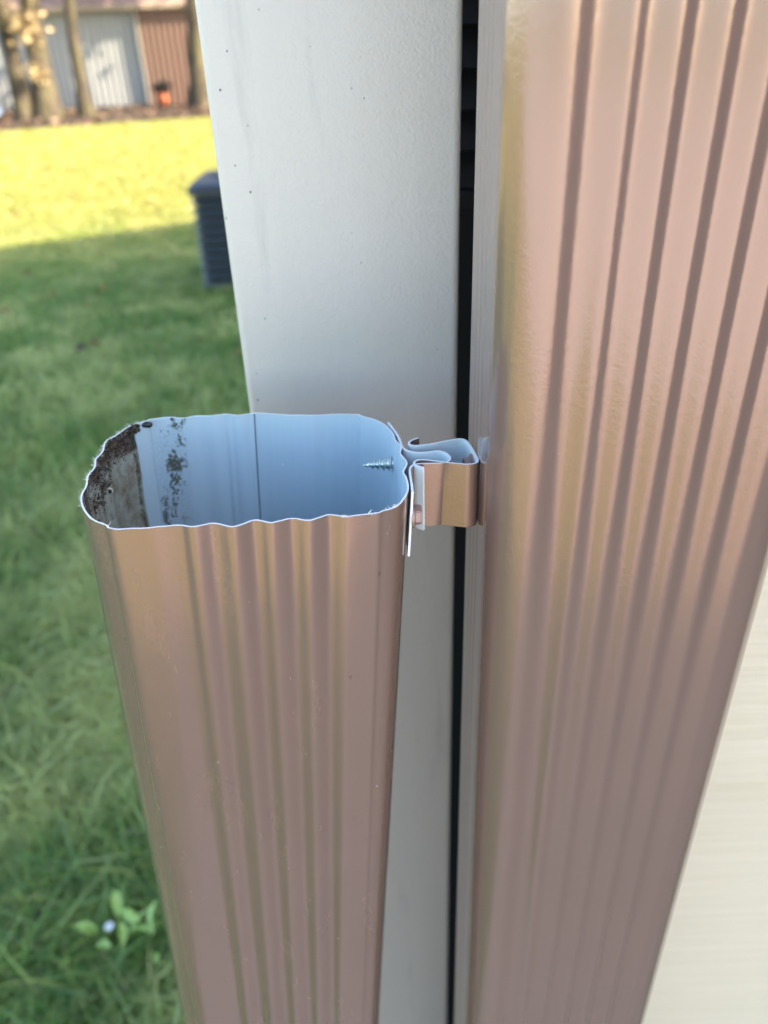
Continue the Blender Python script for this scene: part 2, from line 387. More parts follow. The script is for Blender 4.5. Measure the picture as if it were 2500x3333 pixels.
# gutter over the pipes
V = []; F = []; prof = [(0.31, 2.62), (0.31, 2.50), (0.215, 2.50), (0.20, 2.56), (0.185, 2.62), (0.19, 2.62), (0.206, 2.56), (0.22, 2.505), (0.305, 2.505), (0.305, 2.62)]
for x in (0.03, 2.6): V += [(x, *p) for p in prof]
n = len(prof)
for i in range(n): F.append((i, (i + 1) % n, n + (i + 1) % n, n + i))
local(raw('gutter', V, F, M_brown2), house)

# black louvred panel seen in the slit
lp = thing('louvred_panel', 'black louvred panel in the dark slit between pale post and tall brown downspout', 'shutter', (0.085, 0.5, 1.407))
bm = bmesh.new(); box(bm, 0.0385, 0.113, 0.515, 0.53, 1.407, 2.5); local(obj('backing', bm, M_black), lp)
bm = bmesh.new()
z = 1.42
while z < 2.46:
    vs = [bm.verts.new(p) for p in ((0.0385, 0.50, z), (0.113, 0.50, z), (0.113, 0.512, z + 0.019), (0.0385, 0.512, z + 0.019), (0.0385, 0.51, z - .002), (0.113, 0.51, z - .002))]
    bm.faces.new((vs[0], vs[1], vs[2], vs[3])); bm.faces.new((vs[4], vs[5], vs[1], vs[0])); z += 0.021
box(bm, 0.0385, 0.113, 0.495, 0.512, 1.407, 1.419, 0.002)
local(obj('slats', bm, simple('black_slat', (0.03, 0.03, 0.033), 0.4)), lp)

# ------------------------------------------------------------ the post
t = NT('post_paint'); co = t.coord()
st = t.noise(t.scalev(co, 40, 40, 2.0), 1.0, 4, 0.6)
c = t.mix(st, (0.59, 0.57, 0.51), (0.63, 0.61, 0.55))
c = t.mix(t.math('MULTIPLY', t.step(t.noise(t.scalev(co, 55, 55, 7), 1.0, 4, 0.7), 0.56, 0.76), 0.32), c, (0.36, 0.36, 0.33))
v = t.node('ShaderNodeTexVoronoi', Vector=co, Scale=330.0); rr = t.sep(v.outputs['Color'])
dot = t.math('MULTIPLY', t.math('GREATER_THAN', rr[0], 0.994), t.math('LESS_THAN', v.outputs['Distance'], 0.17))
c = t.mix(t.math('MULTIPLY', dot, 0.35), c, (0.12, 0.12, 0.11))
t.set(color=c, rough=0.36, spec=0.5)
t.bump(t.math('ADD', t.noise(co, 780, 3, 0.55), t.math('MULTIPLY', t.noise(co, 260, 2), 0.6)), 0.9, 0.00032); M_post = t.m
post = thing('post', 'pale grey metal clad post with pinhole specks standing behind the pipes', 'post', (-0.013, 0.40, 0))
bm = bmesh.new(); box(bm, -0.0635, 0.0376, 0.349, 0.452, -0.05, 2.60, 0.0032, 4); local(obj('cladding', bm, M_post, smooth=True), post)
for p in post.children[0].data.polygons: pass
post.children[0].data.set_sharp_from_angle(angle=R(35))
M_speck = simple('speck', (0.12, 0.12, 0.11), 0.8)
for x, z, r in ((-0.0532, 1.4969, .00042), (-0.0577, 1.4839, .00055), (-0.0555, 1.4564, .0004), (-0.0505, 1.446, .00055), (-0.0505, 1.3921, .0004), (-0.0585, 1.3525, .0006), (-0.0013, 1.479, .00035), (-0.0056, 1.4153, .0003), (0.0278, 1.3742, .0003), (-0.0621, 1.436, .0004)):
    bm = bmesh.new(); bmesh.ops.create_icosphere(bm, subdivisions=2, radius=r * 0.75, matrix=Matrix.Translation((x, 0.349, z)) @ Matrix.Diagonal((1, 0.35, 1.25, 1)))
    local(obj('speck', bm, M_speck), post)

# ------------------------------------------------------------ left downspout (cut open)
ZR = 1.3713
RIM = [(-102.0, 229.0), (-99.4, 221.6), (-94.7, 214.3), (-88.9, 209.7), (-83.6, 207.3), (-75.1, 206.7), (-68.1, 206.9), (-63.9, 206.9), (-60.5, 205.9), (-57.5, 206.1), (-54.1, 206.9), (-51.0, 206.4), (-47.5, 205.6), (-44.5, 206.2), (-41.3, 207.4), (-38.5, 207.2), (-35.6, 206.5), (-32.0, 207.3), (-29.0, 208.3), (-26.5, 207.9), (-23.6, 207.3), (-20.5, 208.2), (-17.2, 209.5), (-14.5, 209.1), (-11.8, 208.7), (-5.4, 209.7), (1.7, 211.8), (5.4, 215.1), (7.9, 220.6), (8.7, 226.7), (8.2, 232.5), (7.4, 236.7), (8.9, 241.0), (8.6, 245.3), (6.9, 250.3), (7.6, 255.7), (5.5, 261.6), (4.8, 267.7), (1.3, 276.3), (-4.1, 282.4), (-10.8, 285.7), (-20.8, 287.2), (-27.5, 287.4), (-35.4, 288.8), (-43.4, 290.2), (-50.3, 290.9), (-56.9, 290.2), (-62, 290.9), (-67.0, 290.5), (-72.7, 290.6), (-79.3, 289.9), (-87.1, 289.6), (-94.6, 287.4), (-99.9, 282.4), (-103.2, 276.0), (-105.5, 269.6), (-104.4, 262.1), (-105.0, 255.4), (-103.4, 249.0), (-103.9, 242.3), (-102.5, 235.8)]
Q, per = resample_closed(catmull([(x / 1000, y / 1000) for x, y in RIM], True, 10), 520, 0.7)
_Qs, _ = resample_closed(Q, 520, 7.0); _d = Q - _Qs; _m = (np.abs(normals2(_Qs)[:, 1]) > 0.9) * np.where(_Qs[:, 1] < 0.24, 0.7, 1.2); Q = Q + _d * _m[:, None]; Q, per = resample_closed(Q, 480, 0.5)
LEAN = 0.067
def arc_at(x, y):
    i = int(np.argmin(((Q - np.array([x, y])) ** 2).sum(1))); return i / len(Q) * per
A_FL, A_BL = arc_at(-0.0905, 0.2105), arc_at(-0.0975, 0.2855)      # ends of the dirty left side
A_SPOT = arc_at(-0.0835, 0.2898); A_SEAM = arc_at(-0.0517, 0.2906)
# interior coating with the grime of the left side
t = NT('pipe_interior'); uvn = t.node('ShaderNodeUVMap', _uv_map='arc').outputs[0]; us = t.sep(uvn); u, v_ = us[0], us[1]
co = t.coord()
base = t.mix(t.noise(t.scalev(uvn, 220, 3, 1), 1.0, 3), (0.44, 0.57, 0.64), (0.50, 0.63, 0.69))
wob = t.math('MULTIPLY', t.math('SUBTRACT', t.noise(t.scalev(uvn, 1, 60, 1), 1.0, 3), 0.5), 0.0035)
# u runs from the front-left corner round the front; the dirty side is u > A_BL plus the first few mm
side = t.math('MAXIMUM', t.step(t.math('ADD', u, wob), A_BL - 0.0004, A_BL + 0.0004), t.step(u, A_FL, A_FL - 0.010))
g1 = t.noise(t.scalev(uvn, 1, 0.6, 1), 110, 6, 0.72); g2 = t.noise(t.scalev(uvn, 1, 0.7, 1), 480, 5, 0.75); g3 = t.noise(uvn, 45, 3, 0.6)
film = t.ramp(g1, [(0.30, (0.10, 0.085, 0.055)), (0.44, (0.27, 0.24, 0.17)), (0.58, (0.40, 0.42, 0.36)), (0.72, (0.22, 0.19, 0.12))])
crust = t.ramp(g2, [(0.35, (0.012, 0.010, 0.008)), (0.5, (0.06, 0.042, 0.03)), (0.64, (0.19, 0.15, 0.12)), (0.72, (0.35, 0.16, 0.07))])
top = t.step(v_, 0.030, 0.004)
cm = t.step(t.math('ADD', t.math('MULTIPLY', g3, 0.9), t.math('ADD', t.math('MULTIPLY', top, 0.28), t.math('MULTIPLY', g2, 0.3))), 0.74, 0.86)
dirty = t.mix(cm, film, crust)
edge_d = t.math('MULTIPLY', t.step(t.math('ABSOLUTE', t.math('SUBTRACT', t.math('ADD', u, wob), A_BL + 0.0016)), 0.0016, 0.0), t.step(g2, 0.40, 0.56))
dirty = t.mix(edge_d, dirty, (0.03, 0.035, 0.02))
# scattered algae spots on the back wall
band = t.math('MULTIPLY', t.step(t.math('ABSOLUTE', t.math('SUBTRACT', u, t.math('ADD', A_SPOT - 0.002, t.math('MULTIPLY', v_, 0.13)))), 0.0135, 0.001), t.step(v_, 0.062, 0.048))
sp = t.math('ADD', t.math('MULTIPLY', t.noise(t.scalev(uvn, 1.2, 0.75, 1), 150, 4, 0.65), 0.62), t.math('MULTIPLY', t.noise(uvn, 700, 4, 0.8), 0.38))
spm = t.math('MULTIPLY', t.step(t.math('ADD', sp, t.math('MULTIPLY', t.math('SUBTRACT', band, 1.0), 0.20)), 0.49, 0.56), band)
fine = t.math('MULTIPLY', t.step(t.noise(uvn, 900, 4, 0.8), 0.54, 0.64), t.step(t.math('ABSOLUTE', t.math('SUBTRACT', u, A_SPOT + 0.002)), 0.014, 0.002))
col = t.mix(t.math('MULTIPLY', fine, 0.35), base, (0.13, 0.15, 0.08))
col = t.mix(t.math('MULTIPLY', spm, 0.92), col, t.mix(g2, (0.02, 0.025, 0.008), (0.13, 0.13, 0.05)))
wv = t.node('ShaderNodeTexVoronoi', Vector=uvn, Scale=260.0); wr = t.sep(wv.outputs['Color'])
wsp = t.math('MULTIPLY', t.math('GREATER_THAN', wr[0], 0.972), t.math('LESS_THAN', t.math('ADD', wv.outputs['Distance'], t.math('MULTIPLY', g2, .2)), 0.25))
col = t.mix(t.math('MULTIPLY', wsp, 0.5), col, (0.7, 0.78, 0.8))
seamm = t.step(t.math('ABSOLUTE', t.math('SUBTRACT', u, A_SEAM)), 0.0006, 0.0002)
col = t.mix(t.math('MULTIPLY', seamm, 0.0), col, (0.05, 0.08, 0.1))
col = t.mix(side, col, dirty)
t.set(color=col, rough=t.math('ADD', 0.36, t.math('MULTIPLY', side, 0.45)), spec=0.5)
t.bump(t.math('ADD', t.math('MULTIPLY', t.math('MULTIPLY', g2, side), 2.2), t.math('ADD', t.math('MULTIPLY', spm, 0.8), t.math('MULTIPLY', t.noise(co, 500, 2), 0.06))), 0.8, 0.0005)
M_inside = t.m

pipeL = thing('downspout', 'short cut open brown downspout with grimy pale blue inside, left of the tall one', 'downspout', (-0.048 - LEAN * ZR, 0.248, 0), None)
shell, arcL = pipe_mesh('shell', Q, -0.04, ZR, LEAN, 0.00062, 90, [M_brown, M_inside, M_cut], None, top_jit=0.00045, wob=0.00035)
local(shell, pipeL)
# lock seam on the inside of the back wall
def on_wall(a, depth, inset):
    i = (a / per * len(Q)); i0 = int(i) % len(Q); N = normals2(Q)
    p = Q[i0] - N[i0] * inset; return Vector((p[0] - LEAN * depth, p[1], ZR - depth)), Vector((N[i0][0], N[i0][1], 0))
V = []; F = []
for k in range(40):
    d = 0.0002 + 1.0 * (k / 39) ** 2
    for da, ins in ((-0.0005, 0.0006), (-0.0004, 0.0011), (0.010, 0.0011), (0.0115, 0.00075)):
        p, _ = on_wall(A_SEAM + da, d, ins); V.append(p)
for k in range(39):
    for j in range(3): a = k * 4 + j; F.append((a, a + 1, a + 5, a + 4))
M_lap = simple('interior_lap', (0.47, 0.60, 0.66), 0.38, nscale=100, namp=0.04)
local(raw('lap_seam', V, F, M_lap, None, False), pipeL)
V = []; F = []
for k in range(40):
    d = 0.0002 + 1.0 * (k / 39) ** 2
    for da, ins in ((-0.0011, 0.00068), (-0.0004, 0.00068)):
        p, _ = on_wall(A_SEAM + da, d, ins); V.append(p)
for k in range(39): a = k * 2; F.append((a, a + 1, a + 3, a + 2))
local(raw('seam_gap', V, F, simple('seam_dark_line', (0.16, 0.22, 0.27), 0.8)), pipeL)  # narrow strip beside the lap, darker than the coating
# crumbs of dried dirt stuck on the left side
bm = bmesh.new(); span = (per - A_BL) + A_FL
def crumbs(n, amin, amax, dmin, dmax, rmin, rmax):
    for i in range(n):
        a = (A_BL + random.uniform(amin, amax) * span) % per; d = random.triangular(dmin, dmax, dmin)
        r = random.uniform(rmin, rmax); p, nn = on_wall(a, d, 0.0006 + r * 0.4)
        m = Matrix.Translation(p) @ Matrix.Rotation(random.uniform(0, 6), 4, 'Z') @ Matrix.Rotation(random.uniform(0, 6), 4, 'X') @ Matrix.Diagonal((random.uniform(.6, 1.6), random.uniform(.4, 1), random.uniform(.4, 1), 1))
        s0 = len(bm.verts); bmesh.ops.create_icosphere(bm, subdivisions=1, radius=r, matrix=m)
        bm.verts.ensure_lookup_table()
        for q in bm.verts[s0:]: q.co += Vector([random.gauss(0, r * 0.22) for _ in range(3)])
crumbs(650, 0.08, 0.52, 0.0004, 0.013, 0.00018, 0.00055)
crumbs(330, 0.45, 0.95, 0.001, 0.022, 0.00014, 0.00036)
crumbs(60, 0.30, 0.60, 0.010, 0.020, 0.0003, 0.001)
crumbs(60, 0.0, 0.07, 0.0, 0.004, 0.0004, 0.001)
M_crumb = leaf_mat('dirt_crumb', [(0, (0.03, 0.022, 0.018)), (0.35, (0.075, 0.062, 0.05)), (0.62, (0.15, 0.125, 0.10)), (0.82, (0.05, 0.05, 0.03)), (0.965, (0.36, 0.15, 0.06)), (0.98, (0.42, 0.38, 0.33))], 0.0)
struct(local(obj('dirt_crumbs', bm, M_crumb), pipeL), 'stuff')
bm = bmesh.new()   # one pale pebble and a dark wet lump at the corner
p, _ = on_wall((A_BL + 0.33 * span) % per, 0.0165, 0.001); bmesh.ops.create_icosphere(bm, subdivisions=3, radius=0.0011, matrix=Matrix.Translation(p) @ Matrix.Diagonal((1, 0.7, 1.2, 1)))
local(obj('pebble', bm, simple('pebble', (0.55, 0.55, 0.5), 0.6), smooth=True), pipeL)
bm = bmesh.new(); p, _ = on_wall(A_BL - 0.0035, 0.0012, 0.0012); bmesh.ops.create_icosphere(bm, subdivisions=2, radius=0.0017, matrix=Matrix.Translation(p) @ Matrix.Diagonal((1.4, 0.7, 0.8, 1)))
for q in bm.verts: q.co += Vector([random.gauss(0, 0.0001) for _ in range(3)])
local(obj('mud_lump', bm, simple('wet_mud', (0.02, 0.025, 0.02), 0.25), smooth=True), pipeL)
# frayed burrs and fibres along the cut
bm = bmesh.new()
def burr(a, L, r, up):
    p, nn = on_wall(a % per, 0.0, 0.0003); d = (Vector((random.gauss(0, .6), random.gauss(0, .6), 0)) + nn * random.uniform(-.3, .9) + Vector((0, 0, up))).normalized()
    m = p + d * L * 0.5 + Vector([random.gauss(0, L * .12) for _ in range(3)]); e = p + d * L
    tube(bm, p - d * 0.0002, m, r, r * 0.7, 5); tube(bm, m, e, r * 0.7, r * 0.15, 5)
for i in range(150): burr(A_BL + random.uniform(0.0, 0.85) * span, random.uniform(0.0006, 0.002), 0.00007, random.uniform(.1, .8))
for i in range(10): burr(A_BL + random.uniform(-0.004, 0.004), random.uniform(0.001, 0.0025), 0.00010, .7)
for a in (arc_at(-0.0035, 0.2095), arc_at(0.0022, 0.2120), arc_at(-0.0118, 0.2087), arc_at(-0.088, 0.2095), arc_at(0.0045, 0.2142)):
    for k in range(3): burr(a + random.uniform(-.0012, .0012), random.uniform(0.0008, 0.0018), 0.00016, random.uniform(-.3, .6))
struct(local(obj('cut_burrs', bm, simple('burr', (0.75, 0.74, 0.70), 0.5)), pipeL), 'stuff')

# self-drilling screw
def screw(parent, head_at, axis, head_mat, shank_len, head=True, name='screw', hexr=0.0036, hh=0.0036, tip_mat=None):
    axis = Vector(axis).normalized(); q = axis.to_track_quat('Z', 'Y').to_matrix().to_4x4()
    if head:
        bm = bmesh.new(); P = [(0, hexr * 1.32), (0.0008, hexr * 1.30), (0.0011, hexr * 1.05)]
        def ring(z, r, n): return [bm.verts.new((r * math.cos(2 * math.pi * i / n + 0.26), r * math.sin(2 * math.pi * i / n + 0.26), z)) for i in range(n)]
        rs = [ring(z, r, 24) for z, r in P]; bm.faces.new(rs[0][::-1]); bm.faces.new(rs[-1])
        for a, b in zip(rs, rs[1:]):
            for i in range(24): bm.faces.new((a[i], a[(i + 1) % 24], b[(i + 1) % 24], b[i]))
        hx = [ring(z, r, 6) for z, r in ((0.0009, hexr * 1.02), (hh * 0.86, hexr), (hh, hexr * 0.86), (hh * 0.9, hexr * 0.6))]; bm.faces.new(hx[0][::-1]); bm.faces.new(hx[-1])
        for a, b in zip(hx, hx[1:]):
            for i in range(6): bm.faces.new((a[i], a[(i + 1) % 6], b[(i + 1) % 6], b[i]))
        bmesh.ops.bevel(bm, geom=[e for e in bm.edges if all(len(v.link_edges) == 3 or len(v.link_edges) == 4 for v in e.verts) and e.calc_length() > 0.0015], offset=0.0003, segments=2, affect='EDGES')
        for v in bm.verts: v.co = Vector(head_at) + q @ v.co
        local(obj('screw_head', bm, head_mat), parent)
    if shank_len:
        bm = bmesh.new(); n = 20; turns = 7; Ls = shank_len; rc = 0.0019; steps = turns * n
        verts = []
        def core(s): return rc * min(1.0, 0.12 + 1.35 * (1 - s))
        prev = None
        for k in range(steps + 1):      # threaded surface swept in (turn, height) space
            pass
        rows = 150; rings = []
        for k in range(rows + 1):
            s = k / rows; ringv = []
            for i in range(n):
                ph = 2 * math.pi * i / n; f = (s * turns - i / n) % 1.0
                tri = max(0, 1 - abs(f - 0.5) * 3.4) if s < 0.93 else 0
                rr = core(s) + tri * 0.0011 * min(1, (1 - s) * 3.2)
                ringv.append(bm.verts.new((rr * math.cos(ph), rr * math.sin(ph), -s * Ls)))
            rings.append(ringv)
        for a, b in zip(rings, rings[1:]):
            for i in range(n): bm.faces.new((a[i], b[i], b[(i + 1) % n], a[(i + 1) % n]))
        bm.faces.new(rings[-1])
        for v in bm.verts: v.co = Vector(head_at) + q @ v.co
        local(obj('screw_thread', bm, M_zinc, smooth=True), parent)

# ------------------------------------------------------------ sheet-metal strips
def strip(name, pts, z0, z1, th, mats, parent, n_per=6, closed=False, bottom=None):
    C = catmull([(x, y) for x, y in pts], False, n_per); n = len(C)
    T = np.gradient(C, axis=0); T /= np.linalg.norm(T, axis=1)[:, None]; N = np.stack([-T[:, 1], T[:, 0]], 1)   # left side
    L = C + N * th / 2; Rr = C - N * th / 2
    V = [(*p, z1) for p in L] + [(*p, z0) for p in L] + [(*p, z1) for p in Rr] + [(*p, z0) for p in Rr]
    F = []; mi = []
    for i in range(n - 1):
        F.append((i, i + 1, n + i + 1, n + i)[::-1]); mi.append(0)
        F.append((2 * n + i, 2 * n + i + 1, 3 * n + i + 1, 3 * n + i)); mi.append(1)
        F.append((i, i + 1, 2 * n + i + 1, 2 * n + i)); mi.append(2); F.append((n + i, 3 * n + i, 3 * n + i + 1, n + i + 1)[::-1]); mi.append(2)
    F.append((0, n, 3 * n, 2 * n)); mi.append(2); F.append((n - 1, 2 * n - 1, 4 * n - 1, 3 * n - 1)[::-1]); mi.append(2)
    o = raw(name, V, F, mats, None, False, mi); 
    bm = bmesh.new(); bm.from_mesh(o.data); bmesh.ops.recalc_face_normals(bm, faces=bm.faces); bm.to_mesh(o.data); bm.free()
    o.data.polygons.foreach_set('use_smooth', [True] * len(o.data.polygons)); o.data.set_sharp_from_angle(angle=R(40))
    return local(o, parent)
clipA = thing('pipe_strap', 'looped pale strap screwed to the cut pipe, its tongue inside the brown channel', 'bracket', (0.012, 0.245, ZR - 0.026))
PA = [(0.0030, 0.2775), (0.0048, 0.2715), (0.0066, 0.2640), (0.0078, 0.2555), (0.0100, 0.2522), (0.0132, 0.2508), (0.0170, 0.2508), (0.0205, 0.2514), (0.0232, 0.2492), (0.0242, 0.2462), (0.0236, 0.2434), (0.0212, 0.2420), (0.0170, 0.2420), (0.0130, 0.2420), (0.0108, 0.2412), (0.0097, 0.2388), (0.0095, 0.2350), (0.0096, 0.2300), (0.0097, 0.2262), (0.0097, 0.2223)]
strip('strap', PA, ZR - 0.0258, ZR - 0.0001, 0.0008, [M_brown2, M_mint, M_cut], clipA, 8)
for v in clipA.children[0].data.vertices: v.co.x += LEAN * (v.co.z - ZR)
screw(clipA, (0.0094, 0.2262, 1.3600), (1, 0, 0), M_screwpaint, 0)
screw(clipA, (0.0070, 0.2635, 1.3605), (1, 0.06, 0), M_screwpaint, 0.0145)
clipB = thing('clip_channel', 'brown C shaped clip channel screwed to the tall downspout with hooked pale lip', 'bracket', (0.022, 0.25, ZR - 0.026))
PB = [(0.0140, 0.2622), (0.0120, 0.2610), (0.0105, 0.2592), (0.0103, 0.2574), (0.0116, 0.2562), (0.0136, 0.2560), (0.0179, 0.2567), (0.0225, 0.2582), (0.0275, 0.2598), (0.0298, 0.2599), (0.0313, 0.2583), (0.0322, 0.2550), (0.0330, 0.2500), (0.0336, 0.2450), (0.0336, 0.2420), (0.0325, 0.2404), (0.0302, 0.2399), (0.0279, 0.2403), (0.0225, 0.2420), (0.0175, 0.2437), (0.0145, 0.2446), (0.0126, 0.2444), (0.0115, 0.2433), (0.0113, 0.2420), (0.0121, 0.2405), (0.0144, 0.2387)]
strip('channel', PB, ZR - 0.0258, ZR + 0.0001, 0.0008, [M_brown2, M_mint, M_cut], clipB, 8)
screw(clipB, (0.0331, 0.2490, 1.3665), (-1, -0.14, 0), M_screwpaint, 0, hexr=0.003)
bm = bmesh.new(); bmesh.ops.create_icosphere(bm, subdivisions=2, radius=0.0005, matrix=Matrix.Translation((0.0190, 0.2428, 1.3530)) @ Matrix.Diagonal((1, .4, 1.2, 1)))
local(obj('paint_chip', bm, M_cut), clipB)

# ------------------------------------------------------------ right downspout
CXR, CYR, HW, HD, RC = 0.0850, 0.2505, 0.0508, 0.0385, 0.0155
def rrect(hw, hd, rc, n=1200):
    P = []
    for cx_, cy_, a0 in ((hw - rc, hd - rc, 0), (-hw + rc, hd - rc, 90), (-hw + rc, -hd + rc, 180), (hw - rc, -hd + rc, 270)):
        for k in range(24): a = R(a0 + 90 * k / 23); P.append((cx_ + rc * math.cos(a), cy_ + rc * math.sin(a)))
    return resample_closed(np.array(P), n)[0]
B = rrect(HW, HD, RC); NB = normals2(B)
def win(t, h): return np.clip((h - np.abs(t)) / 0.004, 0, 1)
x, y = B[:, 0], B[:, 1]; wide = np.abs(NB[:, 1]) ** 6; nar = np.abs(NB[:, 0]) ** 6
per_w, per_n = 0.0113, 0.0095
def groove(t, per_, k0, k1, wd):   # narrow inward flutes between broad outward lands
    return sum(np.exp(-((t - (k + 0.0) * per_) / wd) ** 2) for k in range(k0, k1 + 1))
offs = -0.00125 * wide * groove(x - 0.0047, per_w, -2, 2, 0.0031) + 0.00042 * wide * groove(x - 0.0047 - per_w * 0.54, per_w, -3, 2, 0.0021) + 0.0004 * wide * (1 - (x / HW) ** 2) - 0.0024 * np.abs(NB[:, 1]) ** 2 * (y < 0) * np.exp(-((x + 0.0295) / 0.0052) ** 2) - 0.00022 * nar * groove(y, per_n, -1, 1, 0.0016)
QR = B + NB * offs[:, None] + np.array([CXR, CYR])
QR, _ = resample_closed(QR, 560, 0.35)
pipeR = thing('downspout', 'tall ribbed brown downspout running unbroken past the frame top at the right', 'downspout', (CXR, CYR, 0), None)
shR, _ = pipe_mesh('shell', QR, -0.04, 2.51, 0.0, 0.0006, 110, [M_brown2, M_mint, M_cut], None, wob=0.00022); local(shR, pipeR)

# ------------------------------------------------------------ condenser unit by the house
t = NT('slate_metal'); co = t.coord(); t.set(color=t.mix(t.noise(co, 9, 4), (0.018, 0.027, 0.032), (0.027, 0.038, 0.043)), rough=0.42, spec=0.5); M_slate = t.m
ac = thing('air_conditioner', 'dark slate louvred air conditioning unit on the lawn beside the pale post', 'air conditioner', (-0.86, 5.9, 0))
def rr_ring(cx, cy, hw, hd, rc, z, n=8):
    P = []
    for sx, sy, a0 in ((1, 1, 0), (-1, 1, 90), (-1, -1, 180), (1, -1, 270)):
        for k in range(n): a = R(a0 + 90 * k / (n - 1)); P.append((cx + sx * (hw - rc) + rc * math.cos(a), cy + sy * (hd - rc) + rc * math.sin(a), z))
    return P
def loft(rings, mats, name, parent, cap=True, smooth=False):
    n = len(rings[0]); V = [p for r in rings for p in r]; F = []
    for k in range(len(rings) - 1):
        for i in range(n): j = (i + 1) % n; F.append((k * n + i, k * n + j, (k + 1) * n + j, (k + 1) * n + i))
    if cap: F.append(tuple(range(n))[::-1]); F.append(tuple(range((len(rings) - 1) * n, len(rings) * n)))
    return local(raw(name, V, F, mats, None, smooth), parent)
ACX, ACY, AH = -0.86, 5.92, 0.37
rings = []; z = 0.03
while z < 0.615:
    rings += [rr_ring(ACX, ACY, AH, AH, 0.10, z), rr_ring(ACX, ACY, AH - 0.018, AH - 0.018, 0.09, z + 0.028), rr_ring(ACX, ACY, AH - 0.038, AH - 0.038, 0.08, z + 0.032), rr_ring(ACX, ACY, AH - 0.038, AH - 0.038, 0.08, z + 0.058)]; z += 0.060
loft(rings, M_slate, 'louvred_case', ac)
loft([rr_ring(ACX, ACY, AH + .012, AH + .012, 0.11, 0.625), rr_ring(ACX, ACY, AH + .012, AH + .012, 0.11, 0.668), rr_ring(ACX, ACY, AH - .02, AH - .02, 0.10, 0.694), rr_ring(ACX, ACY, AH - .10, AH - .10, 0.08, 0.704)], simple('slate_top', (0.04, 0.047, 0.055), 0.4), 'top_cap', ac)
loft([rr_ring(ACX, ACY, AH + .0, AH + .0, 0.08, 0.0), rr_ring(ACX, ACY, AH + .0, AH + .0, 0.08, 0.03)], simple('pad', (0.10, 0.11, 0.10), 0.9), 'base_pad', ac)
bm = bmesh.new()
for k in range(7): r = 0.05 + k * 0.035; [tube(bm, (ACX + r * math.cos(a), ACY + r * math.sin(a), 0.712), (ACX + r * math.cos(a + .4), ACY + r * math.sin(a + .4), 0.712), .003, .003, 5, False) for a in np.arange(0, 6.28, .4)]
local(obj('fan_guard', bm, M_slate), ac)

# ------------------------------------------------------------ shed in the background
SHY = 25.5
def ribbed(x0, x1, y, z0, z1, pitch, depth, ribw):
    V = []; F = []; xs = [(x0, 0)]; x = x0 + pitch * 0.5
    while x < x1 - ribw: xs += [(x - ribw / 2, 0), (x - ribw / 4, -depth), (x + ribw / 4, -depth), (x + ribw / 2, 0)]; x += pitch
    xs.append((x1, 0))
    for px, d in xs: V += [(px, y + d, z0), (px, y + d, z1)]
    for i in range(len(xs) - 1): F.append((2 * i, 2 * i + 2, 2 * i + 3, 2 * i + 1))
    return V, F
shed = thing('shed', 'white and brown ribbed metal shed behind the tree trunks at the lawn edge', 'shed', (-8.5, 27.5, 0))
V, F = ribbed(-15.5, -6.25, SHY, 0, 2.45, 0.19, 0.06, 0.09); local(raw('white_wall', V, F, simple('white_ribbed_metal', (0.42, 0.43, 0.42), 0.5, nscale=1.5, namp=0.06)), shed)
V, F = ribbed(-6.2, -4.66, SHY - 0.22, 0, 2.38, 0.17, 0.03, 0.09); local(raw('brown_door', V, F, simple('brown_ribbed_metal', (0.19, 0.115, 0.085), 0.55, nscale=2, namp=0.1)), shed)
M_trim = simple('shed_trim', (0.5, 0.45, 0.38), 0.6)
for a in ((-6.25, -6.2, SHY - .24, SHY, 0, 2.4), (-4.66, -4.60, SHY - .24, SHY, 0, 2.4), (-15.55, -15.45, SHY - .05, SHY + .05, 0, 2.45)):
    bm = bmesh.new(); box(bm, *a); local(obj('corner_trim', bm, M_trim), shed)
bm = bmesh.new(); box(bm, -15.4, -4.62, SHY + 0.05, SHY + 4.5, 0, 2.42); local(obj('shed_body', bm, simple('shed_side', (0.3, 0.2, 0.15), 0.7)), shed)
V = [(-16, SHY - .42, 2.42), (-4.0, SHY - .42, 2.42), (-4.0, SHY + 2.4, 4.1), (-16, SHY + 2.4, 4.1), (-4.0, SHY + 5, 2.42), (-16, SHY + 5, 2.42), (-16, SHY - .42, 2.36), (-4.0, SHY - .42, 2.36), (-4.0, SHY + 5, 2.36), (-16, SHY + 5, 2.36)]
t = NT('shed_shingle'); co = t.coord(); nn = t.noise(co, 5, 7, 0.8)
t.set(color=t.ramp(nn, [(0.35, (0.16, 0.09, 0.075)), (0.5, (0.32, 0.21, 0.17)), (0.62, (0.46, 0.33, 0.27)), (0.7, (0.40, 0.13, 0.07))]), rough=0.9)
local(raw('roof', V, [(0, 1, 2, 3), (3, 2, 4, 5), (6, 9, 8, 7), (0, 6, 7, 1), (5, 4, 8, 9), (0, 3, 5, 9, 6), (1, 7, 8, 4, 2)], t.m), shed)
bm = bmesh.new(); box(bm, -16, -4.0, SHY - .45, SHY - .422, 2.34, 2.44); local(obj('fascia', bm, simple('fascia', (0.42, 0.34, 0.26), 0.6)), shed)

